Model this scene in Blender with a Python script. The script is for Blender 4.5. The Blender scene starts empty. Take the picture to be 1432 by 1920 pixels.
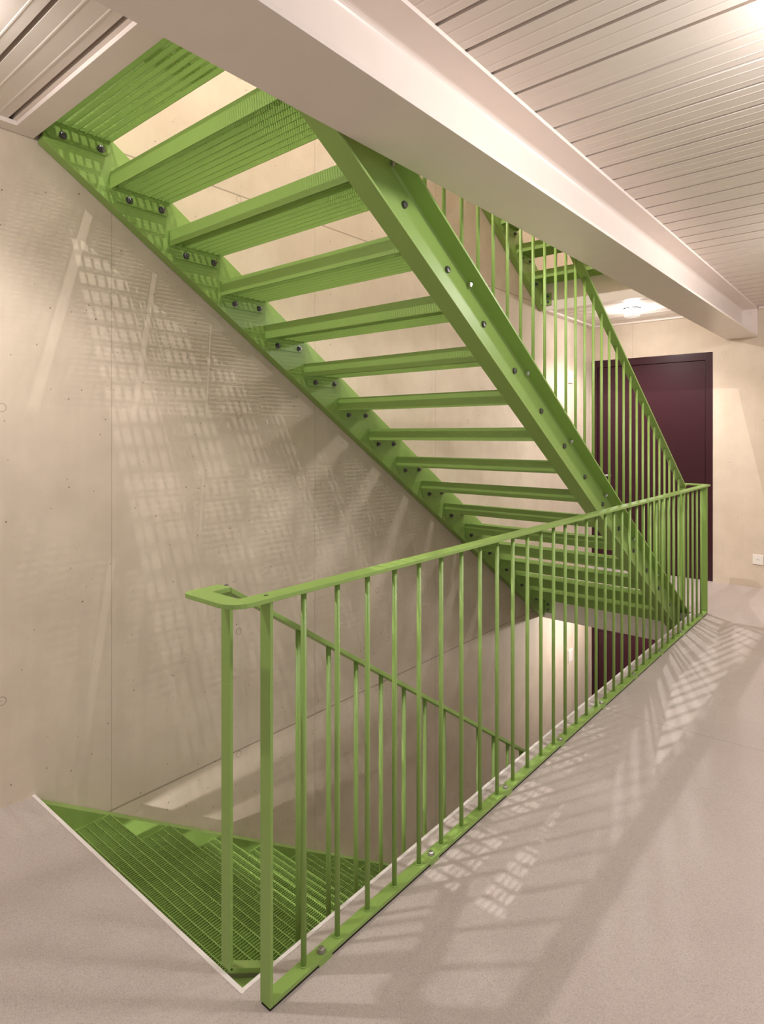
import bpy, math
from math import sin, cos, pi, radians, sqrt, atan

S = bpy.context.scene
COL = S.collection

# ------------------------------------------------------------------ measures
RISE, RUN = 0.1762, 0.272
SLOPE = RISE / RUN
CT = cos(atan(SLOPE))
STOREY = RISE * 16                 # 2.819
OPEN_X, OPEN_Y0, OPEN_Y1 = 1.303, 0.0, 4.35
WALL_Y = 5.586
ROOM_X, ROOM_Y = 4.7, -3.2
DECK = 2.574                       # underside of the metal deck
ZLOW = -STOREY

# ------------------------------------------------------------------ mesh helper
class MB:
    def __init__(s):
        s.v, s.f, s.sm = [], [], []

    def add(s, vs, fs, smooth=False):
        o = len(s.v)
        s.v += [tuple(p) for p in vs]
        for f in fs:
            s.f.append(tuple(i + o for i in f))
            s.sm.append(smooth)
        return s

    def box(s, x0, x1, y0, y1, z0, z1):
        v = [(x0, y0, z0), (x1, y0, z0), (x1, y1, z0), (x0, y1, z0),
             (x0, y0, z1), (x1, y0, z1), (x1, y1, z1), (x0, y1, z1)]
        return s.add(v, [(0, 3, 2, 1), (4, 5, 6, 7), (0, 1, 5, 4), (1, 2, 6, 5), (2, 3, 7, 6), (3, 0, 4, 7)])

    def loft(s, rings, smooth=False, cap=True):
        """closed rings of equal length, joined one after another"""
        n = len(rings[0])
        vs = [p for r in rings for p in r]
        fs = []
        for k in range(len(rings) - 1):
            a, b = k * n, (k + 1) * n
            for i in range(n):
                j = (i + 1) % n
                fs.append((a + i, a + j, b + j, b + i))
        s.add(vs, fs, smooth)
        if cap:
            o = len(s.v) - len(vs)
            s.f.append(tuple(o + i for i in reversed(range(n)))); s.sm.append(False)
            s.f.append(tuple(o + (len(rings) - 1) * n + i for i in range(n))); s.sm.append(False)
        return s

    def prism_x(s, poly, x0, x1):          # poly in (y, z)
        return s.loft([[(x0, y, z) for y, z in poly], [(x1, y, z) for y, z in poly]])

    def prism_y(s, poly, y0, y1, slope=0.0):   # poly in (x, z), dropping by slope along y
        return s.loft([[(x, y0, z - slope * y0) for x, z in poly], [(x, y1, z - slope * y1) for x, z in poly]])

    def prism_z(s, poly, z0, z1):          # poly in (x, y)
        return s.loft([[(x, y, z0) for x, y in poly], [(x, y, z1) for x, y in poly]])

    def lathe(s, prof, c, axis='z', n=24, smooth=True, cap=True):
        rings = []
        for r, h in prof:
            ring = []
            for i in range(n):
                a = 2 * pi * i / n
                p, q = r * cos(a), r * sin(a)
                if axis == 'z': ring.append((c[0] + p, c[1] + q, c[2] + h))
                elif axis == 'x': ring.append((c[0] + h, c[1] + p, c[2] + q))
                else: ring.append((c[0] + p, c[1] + h, c[2] + q))
            rings.append(ring)
        return s.loft(rings, smooth, cap)

    def build(s, name, m, parent=None, base=(0, 0, 0), origin=None, bevel=0.0):
        """base: world place of the top-level thing; origin: world place of this piece"""
        if origin is None: origin = base
        me = bpy.data.meshes.new(name)
        me.from_pydata([(x - origin[0], y - origin[1], z - origin[2]) for x, y, z in s.v], [], s.f)
        me.polygons.foreach_set('use_smooth', s.sm)
        me.materials.append(m)
        me.update()
        o = bpy.data.objects.new(name, me)
        COL.objects.link(o)
        o.location = tuple(origin[i] - base[i] for i in range(3)) if parent else origin
        if parent: o.parent = parent
        if bevel:
            b = o.modifiers.new('soft_edge', 'BEVEL'); b.width = bevel; b.segments = 2
            b.limit_method = 'ANGLE'; b.angle_limit = radians(40)
        return o

def tag(o, label, cat, group=None, kind=None):
    o['label'] = label; o['category'] = cat
    if group: o['group'] = group
    if kind: o['kind'] = kind
    return o

def thing(name, label, cat, loc=(0, 0, 0), group=None, kind=None):
    o = bpy.data.objects.new(name, None); COL.objects.link(o)
    o.empty_display_size = 0.2; o.location = loc
    return tag(o, label, cat, group, kind)

def put(src, parent, loc):
    c = src.copy(); COL.objects.link(c); c.parent = parent; c.location = loc
    return c

# ------------------------------------------------------------------ materials
def srgb(r, g, b):
    f = lambda c: (c / 255 / 12.92) if c <= 10 else ((c / 255 + 0.055) / 1.055) ** 2.4
    return (f(r), f(g), f(b), 1)

class NT:
    def __init__(s, name):
        s.m = bpy.data.materials.new(name); s.m.use_nodes = True
        s.t = s.m.node_tree; s.b = s.t.nodes['Principled BSDF']
    def n(s, typ, **kw):
        o = s.t.nodes.new(typ)
        for k, v in kw.items(): setattr(o, k, v)
        return o
    def l(s, a, b): s.t.links.new(a, b)
    def math(s, op, a, b=None, c=None, clamp=False):
        o = s.n('ShaderNodeMath', operation=op); o.use_clamp = clamp
        for i, v in enumerate((a, b, c)):
            if v is None: continue
            if isinstance(v, (int, float)): o.inputs[i].default_value = v
            else: s.l(v, o.inputs[i])
        return o.outputs[0]
    def mix(s, fac, a, b, mode='MIX'):
        o = s.n('ShaderNodeMix', data_type='RGBA', blend_type=mode)
        for i, v in ((0, fac), (6, a), (7, b)):
            if isinstance(v, (int, float)): o.inputs[i].default_value = v
            elif isinstance(v, tuple): o.inputs[i].default_value = v
            else: s.l(v, o.inputs[i])
        return o.outputs[2]
    def noise(s, vec, scale, detail=3, rough=0.55):
        o = s.n('ShaderNodeTexNoise'); o.inputs['Scale'].default_value = scale
        o.inputs['Detail'].default_value = detail; o.inputs['Roughness'].default_value = rough
        s.l(vec, o.inputs['Vector']); return o.outputs['Fac']
    def ramp(s, fac, p0, p1, c0=(0, 0, 0, 1), c1=(1, 1, 1, 1)):
        o = s.n('ShaderNodeValToRGB'); e = o.color_ramp.elements
        e[0].position, e[1].position = p0, p1; e[0].color, e[1].color = c0, c1
        s.l(fac, o.inputs[0]); return o.outputs[0]
    def pos(s):
        return s.n('ShaderNodeNewGeometry').outputs['Position']
    def scaled(s, vec, sc):
        o = s.n('ShaderNodeMapping'); o.inputs['Scale'].default_value = sc
        s.l(vec, o.inputs['Vector']); return o.outputs[0]

def paint(name, col, rough=0.42, spec=0.5, grain=0.02, coat=0.0, metallic=0.0):
    t = NT(name)
    p = t.pos()
    nz = t.noise(p, 9.0, 2)
    c2 = tuple(min(1, c * 0.93) for c in col[:3]) + (1,)
    t.l(t.mix(nz, c2, col), t.b.inputs['Base Color'])
    t.b.inputs['Roughness'].default_value = rough
    t.b.inputs['Specular IOR Level'].default_value = spec
    t.b.inputs['Coat Weight'].default_value = coat
    t.b.inputs['Metallic'].default_value = metallic
    if grain:
        bp = t.n('ShaderNodeBump'); bp.inputs['Strength'].default_value = grain; bp.inputs['Distance'].default_value = 0.002
        t.l(t.noise(p, 420.0, 1), bp.inputs['Height']); t.l(bp.outputs[0], t.b.inputs['Normal'])
    return t.m

GREEN_C = srgb(138, 168, 86)
CREAM_C = srgb(231, 219, 210)
M_GREEN = paint('green_enamel', GREEN_C, 0.40, 0.45)
M_CREAM = paint('cream_enamel', CREAM_C, 0.34, 0.45)
M_DECK = paint('cream_deck_sheet', srgb(226, 215, 205), 0.46, 0.35, 0.015)
M_EDGE = paint('pale_edge_angle', srgb(240, 232, 228), 0.45, 0.4)
M_WINE = paint('wine_lacquer', srgb(48, 9, 23), 0.34, 0.45, 0.01)
M_STEEL = paint('zinc_bolt', srgb(120, 116, 118), 0.32, 0.5, 0.03, 0, 0.85)
M_CHROME = paint('brushed_steel', srgb(190, 186, 180), 0.3, 0.5, 0.02, 0, 0.9)
M_WHITE = paint('white_plastic', srgb(232, 224, 214), 0.4, 0.5, 0.0)
M_DARK = paint('dark_gap', srgb(34, 28, 24), 0.7, 0.2, 0.0)
M_PLASTER = paint('pale_plaster', srgb(196, 184, 168), 0.8, 0.2, 0.05)

def concrete(name, axis):
    """axis: index of the horizontal coordinate on the wall (0 = x, 1 = y)"""
    t = NT(name); p = t.pos()
    sep = t.n('ShaderNodeSeparateXYZ'); t.l(p, sep.inputs[0])
    h, z = sep.outputs[axis], sep.outputs[2]
    big = t.noise(p, 0.9, 4, 0.6)
    mid = t.noise(p, 5.0, 4, 0.6)
    streak = t.noise(t.scaled(p, (26, 26, 0.55)), 1.0, 3, 0.6)
    fine = t.noise(p, 160.0, 2)
    base = t.mix(t.ramp(big, 0.32, 0.68), srgb(207, 190, 170), srgb(218, 203, 185))
    base = t.mix(t.math('MULTIPLY', t.ramp(mid, 0.35, 0.7), 0.5), base, srgb(190, 174, 154))
    base = t.mix(t.math('MULTIPLY', t.ramp(streak, 0.42, 0.66), 0.10), base, srgb(220, 207, 190))
    base = t.mix(t.math('MULTIPLY', fine, 0.14), base, srgb(168, 152, 130))
    # air pores
    vo = t.n('ShaderNodeTexVoronoi'); vo.inputs['Scale'].default_value = 30.0; t.l(p, vo.inputs['Vector'])
    vo.inputs['Randomness'].default_value = 1.0
    seed = t.n('ShaderNodeSeparateColor'); t.l(vo.outputs['Color'], seed.inputs[0])
    size = t.math('MULTIPLY', t.math('POWER', seed.outputs[0], 2.6), 0.115)
    size = t.math('MULTIPLY', size, t.ramp(mid, 0.30, 0.55))
    v2 = t.n('ShaderNodeTexVoronoi'); v2.inputs['Scale'].default_value = 85.0; t.l(p, v2.inputs['Vector'])
    s2 = t.n('ShaderNodeSeparateColor'); t.l(v2.outputs['Color'], s2.inputs[0])
    small = t.math('LESS_THAN', v2.outputs['Distance'], t.math('MULTIPLY', t.math('POWER', s2.outputs[1], 9.0), t.math('MULTIPLY', t.ramp(big, 0.35, 0.7), 0.22)))
    pore = t.math('MAXIMUM', t.math('LESS_THAN', vo.outputs['Distance'], size), small)
    base = t.mix(t.math('MULTIPLY', pore, 0.7), base, srgb(92, 78, 62))
    # formwork tie holes: ring and plug
    if axis == 1:
        hy = t.math('SUBTRACT', t.math('PINGPONG', t.math('SUBTRACT', h, 0.963 - 1.08 * 8), 0.54), 0.0)
        zz = t.math('MODULO', t.math('ADD', z, STOREY * 2 - 0.403), STOREY)
        d1 = t.math('ABSOLUTE', t.math('SUBTRACT', zz, 0.0))
        d2 = t.math('ABSOLUTE', t.math('SUBTRACT', zz, 1.100))
        d3 = t.math('ABSOLUTE', t.math('SUBTRACT', zz, 2.195))
        d4 = t.math('ABSOLUTE', t.math('SUBTRACT', zz, STOREY))
        dz = t.math('MINIMUM', t.math('MINIMUM', d1, d2), t.math('MINIMUM', d3, d4))
        r = t.math('SQRT', t.math('ADD', t.math('MULTIPLY', hy, hy), t.math('MULTIPLY', dz, dz)))
        ring = t.math('MULTIPLY', t.math('GREATER_THAN', r, 0.0135), t.math('LESS_THAN', r, 0.0175))
        plug = t.math('LESS_THAN', r, 0.0155)
        base = t.mix(t.math('MULTIPLY', ring, 0.6), base, srgb(140, 125, 104))
        # formwork board joints; the level line also paints the slab's shadow edge
        jo = None
        for yj in (0.303, 1.493, 2.69, 3.899, 5.09):
            d = t.math('LESS_THAN', t.math('ABSOLUTE', t.math('SUBTRACT', h, yj)), 0.0022)
            jo = d if jo is None else t.math('MAXIMUM', jo, d)
        zj = t.math('MODULO', t.math('ADD', z, STOREY * 2 + 0.205), STOREY)
        jl = t.math('LESS_THAN', t.math('ABSOLUTE', t.math('SUBTRACT', zj, 0.004)), 0.004)
        jo2 = t.math('MAXIMUM', t.math('MULTIPLY', jo, 0.55), jl)
    else:
        jo2 = t.math('LESS_THAN', t.math('ABSOLUTE', t.math('SUBTRACT', h, 0.44)), 0.0022)
        jo2 = t.math('MULTIPLY', jo2, 0.5)
        ring = t.math('MULTIPLY', pore, 0.0); plug = ring
    base = t.mix(t.math('MULTIPLY', jo2, 0.55), base, srgb(112, 98, 80))
    t.l(base, t.b.inputs['Base Color'])
    t.b.inputs['Roughness'].default_value = 0.72
    t.b.inputs['Specular IOR Level'].default_value = 0.3
    hgt = t.math('ADD', t.math('MULTIPLY', mid, 0.25), t.math('MULTIPLY', fine, 0.12))
    hgt = t.math('ADD', hgt, t.math('MULTIPLY', streak, 0.35))
    hgt = t.math('SUBTRACT', hgt, t.math('MULTIPLY', pore, 1.0))
    hgt = t.math('SUBTRACT', hgt, t.math('MULTIPLY', plug, 0.9))
    hgt = t.math('SUBTRACT', hgt, t.math('MULTIPLY', jo2, 0.8))
    bp = t.n('ShaderNodeBump'); bp.inputs['Strength'].default_value = 0.35; bp.inputs['Distance'].default_value = 0.006
    t.l(hgt, bp.inputs['Height']); t.l(bp.outputs[0], t.b.inputs['Normal'])
    return t.m

M_CONC_Y = concrete('board_concrete_side', 1)
M_CONC_X = concrete('board_concrete_end', 0)

def floor_mat():
    t = NT('ground_screed'); p = t.pos()
    big = t.noise(p, 1.1, 4, 0.6); mid = t.noise(p, 7.0, 4, 0.65)
    vf = t.n('ShaderNodeTexVoronoi'); vf.inputs['Scale'].default_value = 430.0; t.l(p, vf.inputs['Vector'])
    vs_ = t.n('ShaderNodeSeparateColor'); t.l(vf.outputs['Color'], vs_.inputs[0])
    fine = t.math('ADD', t.math('MULTIPLY', vs_.outputs[0], 0.7), t.math('MULTIPLY', t.noise(p, 520.0, 1), 0.3))
    base = t.mix(t.ramp(big, 0.3, 0.7), srgb(180, 167, 161), srgb(192, 180, 174))
    base = t.mix(t.math('MULTIPLY', t.ramp(mid, 0.4, 0.75), 0.30), base, srgb(200, 188, 180))
    base = t.mix(t.math('MULTIPLY', t.ramp(fine, 0.60, 0.85), 0.40), base, srgb(138, 124, 116))
    base = t.mix(t.math('MULTIPLY', t.ramp(fine, 0.16, 0.34, (1,1,1,1), (0,0,0,1)), 0.30), base, srgb(218, 208, 202))
    sep = t.n('ShaderNodeSeparateXYZ'); t.l(p, sep.inputs[0])
    yj = t.math('ADD', sep.outputs[1], t.math('MULTIPLY', sep.outputs[0], -0.055))
    cut = t.math('LESS_THAN', t.math('ABSOLUTE', t.math('SUBTRACT', yj, 2.097)), 0.0018)
    cut = t.math('MULTIPLY', cut, t.math('GREATER_THAN', sep.outputs[0], 1.3))
    base = t.mix(t.math('MULTIPLY', cut, 0.6), base, srgb(120, 106, 94))
    t.l(base, t.b.inputs['Base Color'])
    t.l(t.ramp(mid, 0.3, 0.8, (0.40,) * 3 + (1,), (0.55,) * 3 + (1,)), t.b.inputs['Roughness'])
    t.b.inputs['Specular IOR Level'].default_value = 0.35
    bp = t.n('ShaderNodeBump'); bp.inputs['Strength'].default_value = 0.12; bp.inputs['Distance'].default_value = 0.002
    t.l(t.math('SUBTRACT', fine, t.math('MULTIPLY', cut, 2.0)), bp.inputs['Height']); t.l(bp.outputs[0], t.b.inputs['Normal'])
    return t.m
M_FLOOR = floor_mat()

def glow_glass():
    t = NT('lamp_glass')
    t.t.nodes.remove(t.b)
    out = [n for n in t.t.nodes if n.type == 'OUTPUT_MATERIAL'][0]
    tr = t.n('ShaderNodeBsdfTransparent'); em = t.n('ShaderNodeEmission')
    em.inputs['Color'].default_value = (1, 0.93, 0.84, 1); em.inputs['Strength'].default_value = 1.0
    mx = t.n('ShaderNodeMixShader'); mx.inputs[0].default_value = 0.35
    t.l(tr.outputs[0], mx.inputs[1]); t.l(em.outputs[0], mx.inputs[2]); t.l(mx.outputs[0], out.inputs[0])
    return t.m
M_GLASS = glow_glass()

def bulb_mat():
    t = NT('lamp_bulb')
    t.b.inputs['Base Color'].default_value = (1, 1, 1, 1)
    t.b.inputs['Emission Color'].default_value = (1, 0.93, 0.84, 1)
    t.b.inputs['Emission Strength'].default_value = 4.0
    return t.m
M_BULB = bulb_mat()

# ------------------------------------------------------------------ room shell
def struct(name, mb, m, label, cat, bevel=0.0):
    return tag(mb.build(name, m, bevel=bevel), label, cat, None, 'structure')

ZTOP = STOREY + DECK + 0.25
struct('wall_left', MB().box(-0.25, 0, ROOM_Y, WALL_Y, ZLOW - 0.1, ZTOP), M_CONC_Y,
       'beige board-marked concrete wall running behind the green stairs', 'wall')
wb = MB()
wb.box(-0.25, 0.010, WALL_Y, WALL_Y + 0.25, ZLOW - 0.1, ZTOP)
wb.box(1.187, ROOM_X + 0.25, WALL_Y, WALL_Y + 0.25, ZLOW - 0.1, ZTOP)
wb.box(0.010, 1.187, WALL_Y, WALL_Y + 0.25, 2.197, ZTOP)
wb.box(0.010, 1.187, WALL_Y, WALL_Y + 0.25, ZLOW + 2.197, 0.0)
wb.box(0.010, 1.187, WALL_Y, WALL_Y + 0.25, ZLOW - 0.1, ZLOW)
struct('wall_back', wb, M_CONC_X, 'beige concrete end wall with the dark red doors', 'wall')
# hall walls left out to let in added world fill; other storeys closed
wr = MB(); wf = MB()
for za, zb in ((ZLOW - 0.1, -0.2), (DECK + 0.056, ZTOP)):
    wr.box(ROOM_X, ROOM_X + 0.25, ROOM_Y, WALL_Y, za, zb)
    wf.box(-0.25, ROOM_X + 0.25, ROOM_Y - 0.25, ROOM_Y, za, zb)
struct('wall_right', wr, M_PLASTER, 'pale wall of the other storeys on the side away from the stairs', 'wall')
struct('wall_front', wf, M_PLASTER, 'pale wall of the other storeys behind the viewer', 'wall')

def ring_boxes(mb, z0, z1, e=0.0):
    """a slab between z0 and z1 around the stair opening (grown by e)"""
    mb.box(0, ROOM_X, ROOM_Y, OPEN_Y0 - e, z0, z1)
    mb.box(OPEN_X + e, ROOM_X, OPEN_Y0 - e, OPEN_Y1 + e, z0, z1)
    mb.box(0, ROOM_X, OPEN_Y1 + e, WALL_Y, z0, z1)
    return mb
struct('floor', ring_boxes(MB(), -0.195, 0.0, 0.011), M_FLOOR,
       'pinkish grey speckled screed floor around the stair opening', 'floor')
up = ring_boxes(MB(), DECK + 0.055, STOREY, 0.011)
struct('floor.001', up, M_FLOOR, 'screed floor of the storey above, seen only at its opening', 'floor')
struct('floor.002', MB().box(0, ROOM_X, ROOM_Y, WALL_Y, ZLOW - 0.2, ZLOW), M_FLOOR,
       'screed floor of the storey below, seen down the stair opening', 'floor')
struct('ceiling.001', MB().box(0, ROOM_X, ROOM_Y, WALL_Y, STOREY + DECK, STOREY + DECK + 0.2), M_CREAM,
       'cream ceiling of the storey above', 'ceiling')

# metal deck with dovetail slots and small stiffener ribs, running across the hall
PITCH, SLOT0 = 0.156, 0.488
def deck_profile(y0, y1, SLOT0):
    pts = [(y0, 0.0)]
    k = math.ceil((y0 - SLOT0) / PITCH) - 1
    while True:
        a = SLOT0 + k * PITCH
        seq = [(a - 0.009, 0), (a - 0.016, 0.048), (a + 0.014, 0.048), (a + 0.006, 0),
               (a + 0.047, 0), (a + 0.050, -0.0009), (a + 0.054, -0.0009), (a + 0.057, 0),
               (a + 0.108, 0), (a + 0.111, -0.0009), (a + 0.115, -0.0009), (a + 0.118, 0)]
        if seq[0][0] > y1 - 0.02: break
        if seq[0][0] - 0.01 > y0 and seq[3][0] < y1:
            pts += seq[:4]
        for q in (seq[4:8], seq[8:12]):
            if q[0][0] > y0 and q[-1][0] < y1: pts += q
        k += 1
    pts.append((y1, 0.0))
    return pts
def deck(mb, x0, x1, y0, y1, z, slot=SLOT0):
    p = deck_profile(y0, y1, slot)
    n = len(p)
    vs = [(x0, y, z + h) for y, h in p] + [(x1, y, z + h) for y, h in p]
    mb.add(vs, [(i, i + n, i + n + 1, i + 1) for i in range(n - 1)])
    mb.box(x0, x1, y0, y1, z + 0.05, z + 0.056)
    return mb
ce = MB()
deck(ce, 0.0, OPEN_X, ROOM_Y, -0.012, DECK - 0.008, -0.108)
deck(ce, 0.0, OPEN_X, OPEN_Y1 + 0.012, WALL_Y, DECK - 0.008)
deck(ce, OPEN_X, ROOM_X, ROOM_Y, WALL_Y, DECK)
struct('ceiling', ce, M_DECK, 'cream ribbed metal deck ceiling with narrow dark slots', 'ceiling')
struct('ceiling.002', ring_boxes(MB(), -0.25, -0.20, 0.011), M_DECK, 'metal deck under the landing floor, hidden from above', 'ceiling')

# steel edge frames around the deck at the opening and along the walls
def frame_bar(x0, x1, y0, y1):
    return MB().box(x0, x1, y0, y1, 2.548, 2.5655)
struct('trim_1', frame_bar(0.069, 1.297, -0.090, -0.008), M_CREAM,
       'flat cream steel bar edging the ceiling at the head of the stairs', 'trim', 0.0015)
struct('trim_2', frame_bar(0.004, 0.069, ROOM_Y, -0.008), M_CREAM,
       'flat cream steel bar along the wall under the ceiling near the viewer', 'trim', 0.0015)
struct('trim_3', frame_bar(0.004, 0.069, OPEN_Y1, WALL_Y - 0.045), M_CREAM,
       'cream steel bar along the concrete wall under the far landing ceiling', 'trim', 0.0015)
struct('trim_4', frame_bar(0.004, 1.297, WALL_Y - 0.045, WALL_Y - 0.002), M_CREAM,
       'cream steel bar above the dark red door under the landing ceiling', 'trim', 0.0015)
struct('trim_5', MB().box(1.57, ROOM_X, WALL_Y - 0.028, WALL_Y - 0.001, 2.555, 2.572), M_CREAM,
       'thin cream strip where the hall ceiling meets the end wall', 'trim', 0.001)
# fascia plates of the two slabs
struct('trim_6', MB().box(0.004, OPEN_X, OPEN_Y1 + 0.001, OPEN_Y1 + 0.010, 2.546, STOREY), M_CREAM,
       'cream steel fascia of the upper landing edge above the far landing', 'trim')
struct('trim_7', MB().box(0.004, OPEN_X, OPEN_Y1 + 0.001, OPEN_Y1 + 0.010, -0.282, -0.001), M_CREAM,
       'cream steel fascia of the landing edge under the lowest tread', 'trim')
struct('trim_8', MB().box(0.004, OPEN_X, -0.009, -0.001, 2.575, STOREY), M_CREAM,
       'cream steel fascia of the upper floor at the head of the stairs', 'trim')
struct('trim_9', MB().box(0.004, OPEN_X, -0.010, -0.002, -0.27, -0.020), M_CREAM,
       'cream steel fascia of the landing floor at the head of the lower stairs', 'trim')
struct('trim_10', MB().box(OPEN_X + 0.001, OPEN_X + 0.010, 0.0, OPEN_Y1, -0.27, -0.020), M_CREAM,
       'cream steel fascia under the floor edge beside the guard railing', 'trim')
struct('trim_11', MB().box(0.0, 1.316, -0.012, -0.0005, -0.02, 0.003), M_EDGE,
       'pale steel strip edging the floor across the head of the lower stairs', 'trim')
struct('trim_12', MB().box(1.3035, 1.3145, 0.0, OPEN_Y1 + 0.0, -0.02, 0.003), M_EDGE,
       'pale steel strip edging the floor along the foot of the guard railing', 'trim')

# H-section beam
BX0, BX1, BZ0, BZ1, TF, TW = 1.297, 1.558, 2.302, 2.574, 0.0145, 0.010
xm = (BX0 + BX1) / 2
def hsec():
    r = 0.022
    half = [(BX1, BZ0), (BX1, BZ0 + TF)]
    for i in range(6):
        a = pi / 2 * i / 5
        half.append((xm + TW / 2 + r - r * sin(a), BZ0 + TF + r - r * cos(a)))
    top = [(x, BZ0 + BZ1 - z) for x, z in reversed(half)]
    right = half + top
    left = [(2 * xm - x, z) for x, z in reversed(right)]
    return right + left
bm_ = MB(); sec = hsec()
bm_.prism_y(sec, ROOM_Y + 0.01, WALL_Y - 0.014)
beam = tag(bm_.build('beam', M_CREAM, bevel=0.0012), 'long cream painted steel H-beam under the ceiling beside the stairs', 'beam', None, 'structure')
MB().box(BX0, BX1, WALL_Y - 0.014, WALL_Y - 0.002, BZ0, BZ1).build('end_plate', M_CREAM, beam)
for bx in (xm + 0.085, xm - 0.085):
    MB().lathe([(0.015, 0), (0.015, 0.010), (0.010, 0.013)], (bx, WALL_Y - 0.027, 2.525), 'y', 6, False).build('bolt', M_CREAM, beam)

# ------------------------------------------------------------------ doors
def door(name, z0, label):
    b = (0.6, WALL_Y, z0)
    t = thing(name, label, 'door', b, None, 'structure')
    f = MB()
    y0, y1 = WALL_Y - 0.004, WALL_Y + 0.09
    f.box(0.010, 0.074, y0, y1, z0, z0 + 2.197)
    f.box(1.124, 1.187, y0, y1, z0, z0 + 2.197)
    f.box(0.074, 1.124, y0, y1, z0 + 2.122, z0 + 2.197)
    f.build('frame', M_WINE, t, b, bevel=0.002)
    MB().box(0.078, 1.120, WALL_Y + 0.004, WALL_Y + 0.06, z0 + 0.006, z0 + 2.118).build('leaf', M_WINE, t, b, bevel=0.002)
    MB().box(0.011, 1.186, WALL_Y + 0.061, WALL_Y + 0.10, z0, z0 + 2.19).build('rebate', M_DARK, t, b)
    h = MB()
    h.lathe([(0.026, 0), (0.026, -0.008), (0.011, -0.010), (0.010, -0.052)], (0.118, WALL_Y + 0.004, z0 + 0.975), 'y', 20)
    h.lathe([(0.010, -0.008), (0.010, 0.118)], (0.118, WALL_Y - 0.048, z0 + 0.975), 'x', 16)
    h.build('handle', M_CHROME, t, b)
    k = MB().lathe([(0.024, 0), (0.024, -0.008), (0.010, -0.010)], (0.118, WALL_Y + 0.004, z0 + 0.905), 'y', 20)
    k.build('lock_rosette', M_CHROME, t, b)
door('door_1', 0.0, 'dark red flush door on the far landing beyond the guard railing')
door('door_2', ZLOW, 'dark red door of the storey below, its top seen under the landing edge')

# ------------------------------------------------------------------ stairs
GX0, GX1 = 0.061, 1.201            # grating between the end plates
WL, WR = 0.055, 1.207              # webs of the two stringers
STR_TOP, STR_BOT = 2.809, 2.541    # stringer edges at y = 0, above the foot floor
def channel(x_back, sgn, fl):
    """upright U section: web back at x_back, flanges to sgn; heights measured vertically"""
    tw, tf, r = 0.009, 0.0125 / CT, 0.011
    H0, H1 = STR_BOT, STR_TOP
    P = [(0, H0), (fl, H0), (fl, H0 + tf * 0.75)]
    for i in range(5):
        a = pi / 2 * i / 4
        P.append((tw + r - r * sin(a), H0 + tf * 1.2 + (r - r * cos(a)) / CT))
    P += [(x, H0 + H1 - z) for x, z in reversed(P)]
    P = [(x_back + sgn * x, z) for x, z in P]
    return P if sgn > 0 else P[::-1]

def tread_mesh():
    """origin: middle of the near top edge of the grating, left end at x = GX0"""
    m = MB()
    n = 8; p = RUN * 0.988 / n
    for i in range(1, n + 1):                                   # bearing bars
        y = i * p
        m.box(GX0, GX1, y - 0.0015, y + 0.0015, -0.030, 0.0)
    nb = 103
    for i in range(nb):                                         # cross bars
        x = GX0 + (i + 0.5) * (GX1 - GX0) / nb
        m.box(x - 0.001, x + 0.001, 0.002, n * p, -0.010, -0.0004)
    m.box(GX0, GX1, 0.0, 0.004, -0.040, 0.030)                  # back plate standing above the tread
    ep = [(0.0, 0.030), (0.0, -0.046), (0.032, -0.088), (0.252, -0.088), (n * p, -0.070), (n * p, -0.0), (0.02, 0.0)]
    m.prism_x(ep[::-1], WL + 0.0005, GX0)
    m.prism_x(ep[::-1], GX1, WR - 0.0005)
    return m
def bolt_mesh():
    m = MB()
    m.lathe([(0.0155, 0), (0.0155, 0.0028)], (0, 0, 0), 'x', 24, False)
    m.lathe([(0.0125, 0.0028), (0.0125, 0.0115), (0.0105, 0.0128)], (0, 0, 0), 'x', 6, False)
    m.lathe([(0.0070, 0.0128), (0.0070, 0.0190), (0.0055, 0.0205)], (0, 0, 0), 'x', 12, False)
    return m
TREAD = tread_mesh(); BOLT = bolt_mesh()
NUT = MB().lathe([(0.0145, 0), (0.0145, 0.002)], (0, 0, 0), 'x', 24, False).lathe([(0.0130, 0.002), (0.0130, 0.009), (0.0110, 0.0105)], (0, 0, 0), 'x', 6, False)
tread_me = bolt_me = nut_me = None

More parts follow.
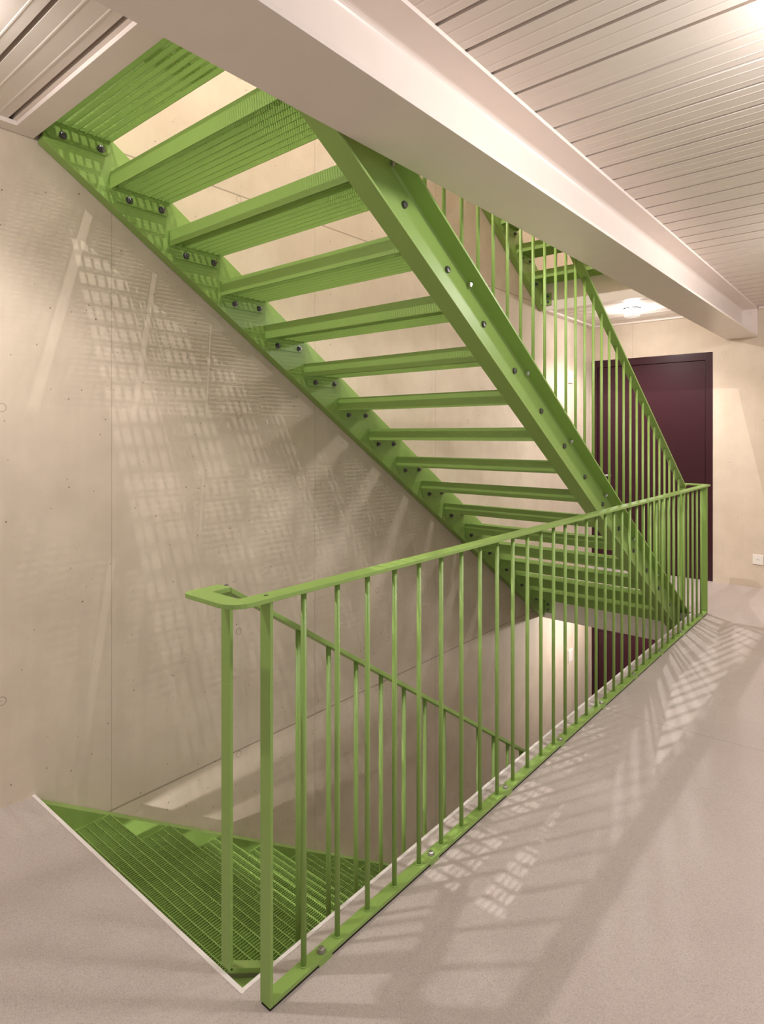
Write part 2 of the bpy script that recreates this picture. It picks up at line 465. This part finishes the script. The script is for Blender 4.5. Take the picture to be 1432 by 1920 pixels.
def staircase(z0, label, lo, hi, bolts):
    global tread_me, bolt_me, nut_me
    b = (0.63, 2.17, z0)
    t = thing('staircase', label, 'staircase', b)
    ya, yb = 0.008, 4.338
    for xb, sg, fl in ((WL, -1, 0.052), (WR, 1, 0.080)):
        s = MB()
        s.prism_y([(x, z + z0) for x, z in channel(xb, sg, fl)], ya, yb, SLOPE)
        st = s.build('stringer', M_GREEN, t, b, bevel=0.001)
        # foot bracket on the slab edge
        fb = MB()
        if sg < 0: x0, x1 = WL, WL + 0.066
        else: x0, x1 = WR + 0.010, WR + 0.075
        fb.box(x0, x1, 4.338, 4.349, z0 - 0.228, z0 - 0.118)
        if sg < 0: fb.box(x0, x0 + 0.008, 4.27, 4.338, z0 - 0.228, z0 - 0.118)
        br = fb.build('foot_bracket', M_GREEN, t, b)
        for zz in (-0.15, -0.198):
            MB().lathe([(0.012, 0), (0.012, -0.012)], ((x0 + x1) / 2 + 0.006, 4.338, z0 + zz), 'y', 6, False).build('bolt', M_STEEL, br, b)
    for n in range(lo, hi):
        ny = RUN * (15 - n) - 0.002; nz = RISE * n
        loc = (0 - b[0], ny - b[1], nz + z0 - b[2])
        if tread_me is None:
            o = TREAD.build('tread', M_GREEN, t, b, origin=(0, 0, 0)); tread_me = o
            o.location = loc
        else:
            o = put(tread_me, t, loc)
        if n in bolts:
            for x, yy in ((GX0, 0.080), (GX0, 0.230), (WR + 0.009, 0.230)):
                if x > 1:
                    if nut_me is None:
                        nut_me = NUT.build('bolt_head', M_STEEL, o, (0, 0, 0)); nut_me.location = (x, yy, -0.0675)
                    else:
                        put(nut_me, o, (x, yy, -0.0675))
                elif bolt_me is None:
                    q = BOLT.build('bolt', M_STEEL, o, (0, 0, 0)); bolt_me = q
                    q.location = (x, yy, -0.0675)
                else:
                    put(bolt_me, o, (x, yy, -0.0675))
    return t

stair = staircase(0.0, 'green steel staircase with grating treads climbing from the far landing up to the ceiling opening', 0, 16, range(0, 16))
stair_below = staircase(ZLOW, 'green steel staircase leading down through the floor opening', 0, 16, [])
stair_above = staircase(STOREY, 'green steel staircase of the storey above, its foot showing past the white beam', 0, 16, range(0, 5))

# ------------------------------------------------------------------ railings
RX = 1.228                          # centre line of the stair railing
HX = 1.389                          # centre line of the guard railing
BAL0, BALP = 0.1309, 0.1249
def cyl(r, z0, z1, s0=0.0, n=16):
    """upright round bar at the origin; ends cut to the slope s0"""
    m = MB(); lo, hi = [], []
    for i in range(n):
        a = 2 * pi * i / n; x, y = r * cos(a), r * sin(a)
        lo.append((x, y, z0 - s0 * y)); hi.append((x, y, z1 - s0 * y))
    return m.loft([lo, hi], True)

def arc(cx, cy, r, a0, a1, n=6):
    return [(cx + r * cos(radians(a0 + (a1 - a0) * i / n)), cy + r * sin(radians(a0 + (a1 - a0) * i / n))) for i in range(n + 1)]

# guard railing on the landing floor
GT0, GT1 = 0.9955, 1.0075
gb = (HX, 2.19, 0.0)
guard = thing('guard_railing', 'green guard railing with upright round balusters bolted to the floor beside the stair opening', 'railing', gb)
xo, xi = HX + 0.025, HX - 0.025                # guard handrail edges
lo_, li_ = RX - 0.025, RX + 0.025              # return leg edges
ye = -0.110; yi = -0.056
L = 4.379                                      # mirror line: y -> L - y
near = [(lo_, 0.002)] + [(lo_, ye + 0.022)] + arc(lo_ + 0.022, ye + 0.022, 0.022, 180, 270) \
     + arc(xo - 0.055, ye + 0.055, 0.055, 270, 360)
inner_near = [(xi, yi + 0.012)] + arc(xi - 0.012, yi + 0.012, 0.012, 0, -90)[1:] + [(li_, yi), (li_, 0.002)]
far = [(x, L - y) for x, y in reversed(near)]
inner_far = [(x, L - y) for x, y in reversed(inner_near)]
poly = near + far + inner_far + inner_near
hm = MB()
hm.prism_z(poly, GT0, GT1)
hr = hm.build('handrail', M_GREEN, guard, gb, bevel=0.0015)
for y in (0.012, L - 0.012):
    for x in (RX, HX):
        MB().lathe([(0.0055, 0.0), (0.0055, 0.0012)], (x, y - 0.006, GT1), 'z', 12, False).build('screw', M_STEEL, hr, gb)
for y0 in (0.003, L - 0.013):
    MB().box(HX - 0.019, HX + 0.019, y0, y0 + 0.010, 0.008, GT0).build('post', M_GREEN, guard, gb, bevel=0.001)
MB().box(HX - 0.019, HX + 0.019, 0.013, L - 0.013, 0.008, 0.020).build('base_rail', M_GREEN, guard, gb, bevel=0.001)
MB().box(HX - 0.016, HX + 0.0165, 0.005, L - 0.005, 0.0002, 0.008).build('rubber_strip', M_DARK, guard, gb)
bal = None
for k in range(34):
    y = BAL0 + BALP * k - 0.001
    loc = (0.0, y - gb[1], 0.0)
    if bal is None:
        m = cyl(0.0075, 0.019, GT0 + 0.001)
        m.lathe([(0.0105, 0.0195), (0.0085, 0.0235)], (0, 0, 0), 'z', 16)
        bal = m.build('baluster', M_GREEN, guard, (0, 0, 0)); bal.location = loc
    else: put(bal, guard, loc)
anchor = None
for k in range(9):
    y = 0.192 + 0.4996 * k
    MB().box(HX - 0.019, HX + 0.0193, y - 0.024, y + 0.024, 0.0, 0.009).build('spacer', M_GREEN, guard, gb)
    loc = (0.002, y - gb[1], 0.0203)
    if anchor is None:
        m = MB().lathe([(0.012, 0), (0.012, 0.002)], (0, 0, 0), 'z', 20, False)
        m.lathe([(0.0095, 0.002), (0.0095, 0.0085), (0.008, 0.0095)], (0, 0, 0), 'z', 6, False)
        m.lathe([(0.0055, 0.0095), (0.0055, 0.0115)], (0, 0, 0), 'z', 12, False)
        anchor = m.build('anchor_bolt', M_CHROME, guard, (0, 0, 0)); anchor.location = loc
    else: put(anchor, guard, loc)

def copy_tree(o, parent=None):
    c = o.copy(); COL.objects.link(c)
    if parent: c.parent = parent
    for ch in list(o.children): copy_tree(ch, c)
    return c
guard_up = copy_tree(guard)
guard_up.location = (gb[0], gb[1], STOREY)
guard_up['label'] = 'green guard railing of the storey above, standing over the white beam'

sbal = None
def stair_railing(z0, t):
    """parts of the staircase t; z0: level at the foot of the flight"""
    global sbal
    zt = z0 + STOREY
    b = (0.63, 2.17, z0)
    ya, yb = 0.003, L - 0.003
    vt = 0.012 / CT
    MB().prism_y([(RX - 0.025, zt + GT1 - vt + 0.001), (RX + 0.025, zt + GT1 - vt + 0.001), (RX + 0.025, zt + GT1 + 0.001), (RX - 0.025, zt + GT1 + 0.001)],
                 ya, yb, SLOPE).build('handrail', M_GREEN, t, b, bevel=0.0012)
    MB().prism_y([(RX - 0.019, zt + 0.021 - vt), (RX + 0.019, zt + 0.021 - vt), (RX + 0.019, zt + 0.021), (RX - 0.019, zt + 0.021)],
                 ya + 0.002, yb - 0.002, SLOPE).build('base_rail', M_GREEN, t, b, bevel=0.001)
    for y0 in (ya, yb - 0.010):
        top = zt + GT0 - SLOPE * y0 if y0 < 1 else zt + GT0 - SLOPE * (y0 + 0.01) 
        MB().box(RX - 0.019, RX + 0.019, y0, y0 + 0.010, zt + 0.010 - SLOPE * y0, top).build('post', M_GREEN, t, b, bevel=0.001)
    for k in range(34):
        y = BAL0 + BALP * k
        loc = (RX - b[0], y - b[1], STOREY - SLOPE * y)
        if sbal is None:
            sbal = cyl(0.0075, 0.018, GT1 - vt + 0.002, SLOPE).build('baluster', M_GREEN, t, (0, 0, 0)); sbal.location = loc
        else: put(sbal, t, loc)
    for k in range(9):                       # short spacers and bolts down to the stringer flange
        y = 0.192 + 0.4996 * k
        sp = MB().lathe([(0.012, 0), (0.012, 0.024)], (RX, y, zt - 0.0145 - SLOPE * y), 'z', 12).build('spacer', M_GREEN, t, b)
        m = MB().lathe([(0.010, 0), (0.010, -0.011), (0.006, -0.0112), (0.006, -0.017)], (RX + 0.004, y, zt - 0.026 - SLOPE * y), 'z', 6, False)
        m.build('bolt', M_CHROME, sp, b)
    return t
stair_railing(0.0, stair)
stair_railing(ZLOW, stair_below)

# ------------------------------------------------------------------ small fittings
def wall_plate(z, label):
    b = (0.0, 5.036, z)
    t = thing('wall_plate', label, 'wall plate', b)
    MB().box(0.0, 0.010, 4.984, 5.090, z - 0.062, z + 0.062).build('cover', M_WHITE, t, b, bevel=0.002)
    MB().box(0.010, 0.013, 4.996, 5.078, z - 0.050, z + 0.050).build('rocker', M_WHITE, t, b, bevel=0.0012)
wall_plate(1.987, 'small white rectangular plate on the concrete wall left of the dark red door')
wall_plate(1.987 + ZLOW + 0.005, 'small white rectangular plate on the wall of the storey below, seen between balusters')

b = (1.562, WALL_Y, 0.26)
so = thing('wall_socket', 'white square power socket low on the concrete wall right of the dark red door', 'socket', b)
MB().box(1.519, 1.605, WALL_Y - 0.011, WALL_Y, 0.213, 0.304).build('cover', M_WHITE, so, b, bevel=0.003)
ins = MB()
hexa = [(1.562 + 0.021 * cos(pi / 3 * i) * 1.0, 0.258 + 0.019 * sin(pi / 3 * i)) for i in range(6)]
ins.prism_y(hexa, WALL_Y - 0.0125, WALL_Y - 0.010)
ip = ins.build('insert', M_WHITE, so, b, bevel=0.001)
for dx, dz in ((-0.010, 0.0), (0.010, 0.0), (0.0, 0.006)):
    MB().lathe([(0.0028, 0), (0.0028, 0.001)], (1.562 + dx, WALL_Y - 0.0132, 0.258 + dz), 'y', 10).build('pin_hole', M_DARK, ip, b)

# ------------------------------------------------------------------ lamps
def lamp_body(x, y, z, label):
    b = (x, y, z)
    t = thing('ceiling_lamp', label, 'lamp', b)
    MB().lathe([(0.074, 0), (0.074, -0.012), (0.070, -0.014)], b, 'z', 40).build('ring', M_DARK, t, b)
    g = MB().lathe([(0.068, -0.014), (0.070, -0.080), (0.060, -0.088)], b, 'z', 40, True, False)
    g.build('glass', M_GLASS, t, b)
    MB().lathe([(0.012, -0.014), (0.012, -0.030)], b, 'z', 16).build('bulb', M_BULB, t, b)

def light(x, y, z, power, r=0.012, down=False):
    d = bpy.data.lights.new('bulb_light', 'SPOT' if down else 'POINT'); d.energy = power; d.shadow_soft_size = r
    d.color = (1.0, 0.955, 0.938)
    if down: d.spot_size = radians(136); d.spot_blend = 0.7      # spot cone shaped to keep light off ceiling and treads
    o = bpy.data.objects.new('bulb_light', d); COL.objects.link(o); o.location = (x, y, z)

LAMPS = [(0.675, 4.85), (0.65, -0.56), (2.24, 1.00), (2.24, 3.25), (2.24, -1.25)]
LZ = DECK - 0.001
lamp_body(LAMPS[0][0], LAMPS[0][1], LZ, 'lit round glass ceiling lamp above the far landing, in front of the dark red door')
POW = {0: (17, 42, 44, 46, 0), 1: (60, 410, 140, 40, 0), -1: (24, 42, 0, 0, 0)}
for fl, pw in POW.items():
    for (x, y), e in zip(LAMPS, pw):
        if fl == 1 and y > 3 and x > 2: y = 2.65
        if fl == 0 and x > 2: x += 0.42
        if e: light(x, y, LZ - (0.052 if (x, y) == LAMPS[1] else 0.068) + STOREY * fl, e, 0.10 if fl == 0 and x > 2 else (0.02 if fl < 1 else 0.007), fl == 0 and (x, y) == LAMPS[1])
light(LAMPS[1][0], LAMPS[1][1], LZ - 0.050, 7, 0.03)          # soft glow of the same lamp on the ceiling
light(LAMPS[0][0], LAMPS[0][1], LZ - 0.092, 62, 0.02, True)   # the far lamp's beam towards the floor

# ------------------------------------------------------------------ camera and view
cam = bpy.data.cameras.new('camera'); co = bpy.data.objects.new('camera', cam); COL.objects.link(co)
PX, HY, VY, VX = 716.0, 815.8, 1693.5, -655.0
F = sqrt((VY - PX) * (PX - VX))
cam.sensor_fit = 'HORIZONTAL'; cam.sensor_width = 36.0; cam.lens = F * 36.0 / 1432.0
cam.shift_y = -(960.0 - HY) / 1432.0
cam.clip_start = 0.02
co.location = (2.58, -0.965, 1.40)
co.rotation_euler = (pi / 2, 0, math.atan2(VY - PX, F))
S.camera = co

w = bpy.data.worlds.new('world'); S.world = w; w.use_nodes = True
w.node_tree.nodes['Background'].inputs[0].default_value = (1.0, 0.958, 0.948, 1)
w.node_tree.nodes['Background'].inputs[1].default_value = 0.52
S.view_settings.view_transform = 'Standard'; S.view_settings.look = 'None'
S.view_settings.gamma = 1.0; S.view_settings.use_curve_mapping = False
S.view_settings.exposure = 0.45
S.cycles.use_denoising = True; S.cycles.use_adaptive_sampling = False
S.cycles.max_bounces = 10; S.cycles.diffuse_bounces = 6; S.cycles.transparent_max_bounces = 16
S.cycles.sample_clamp_indirect = 6.0
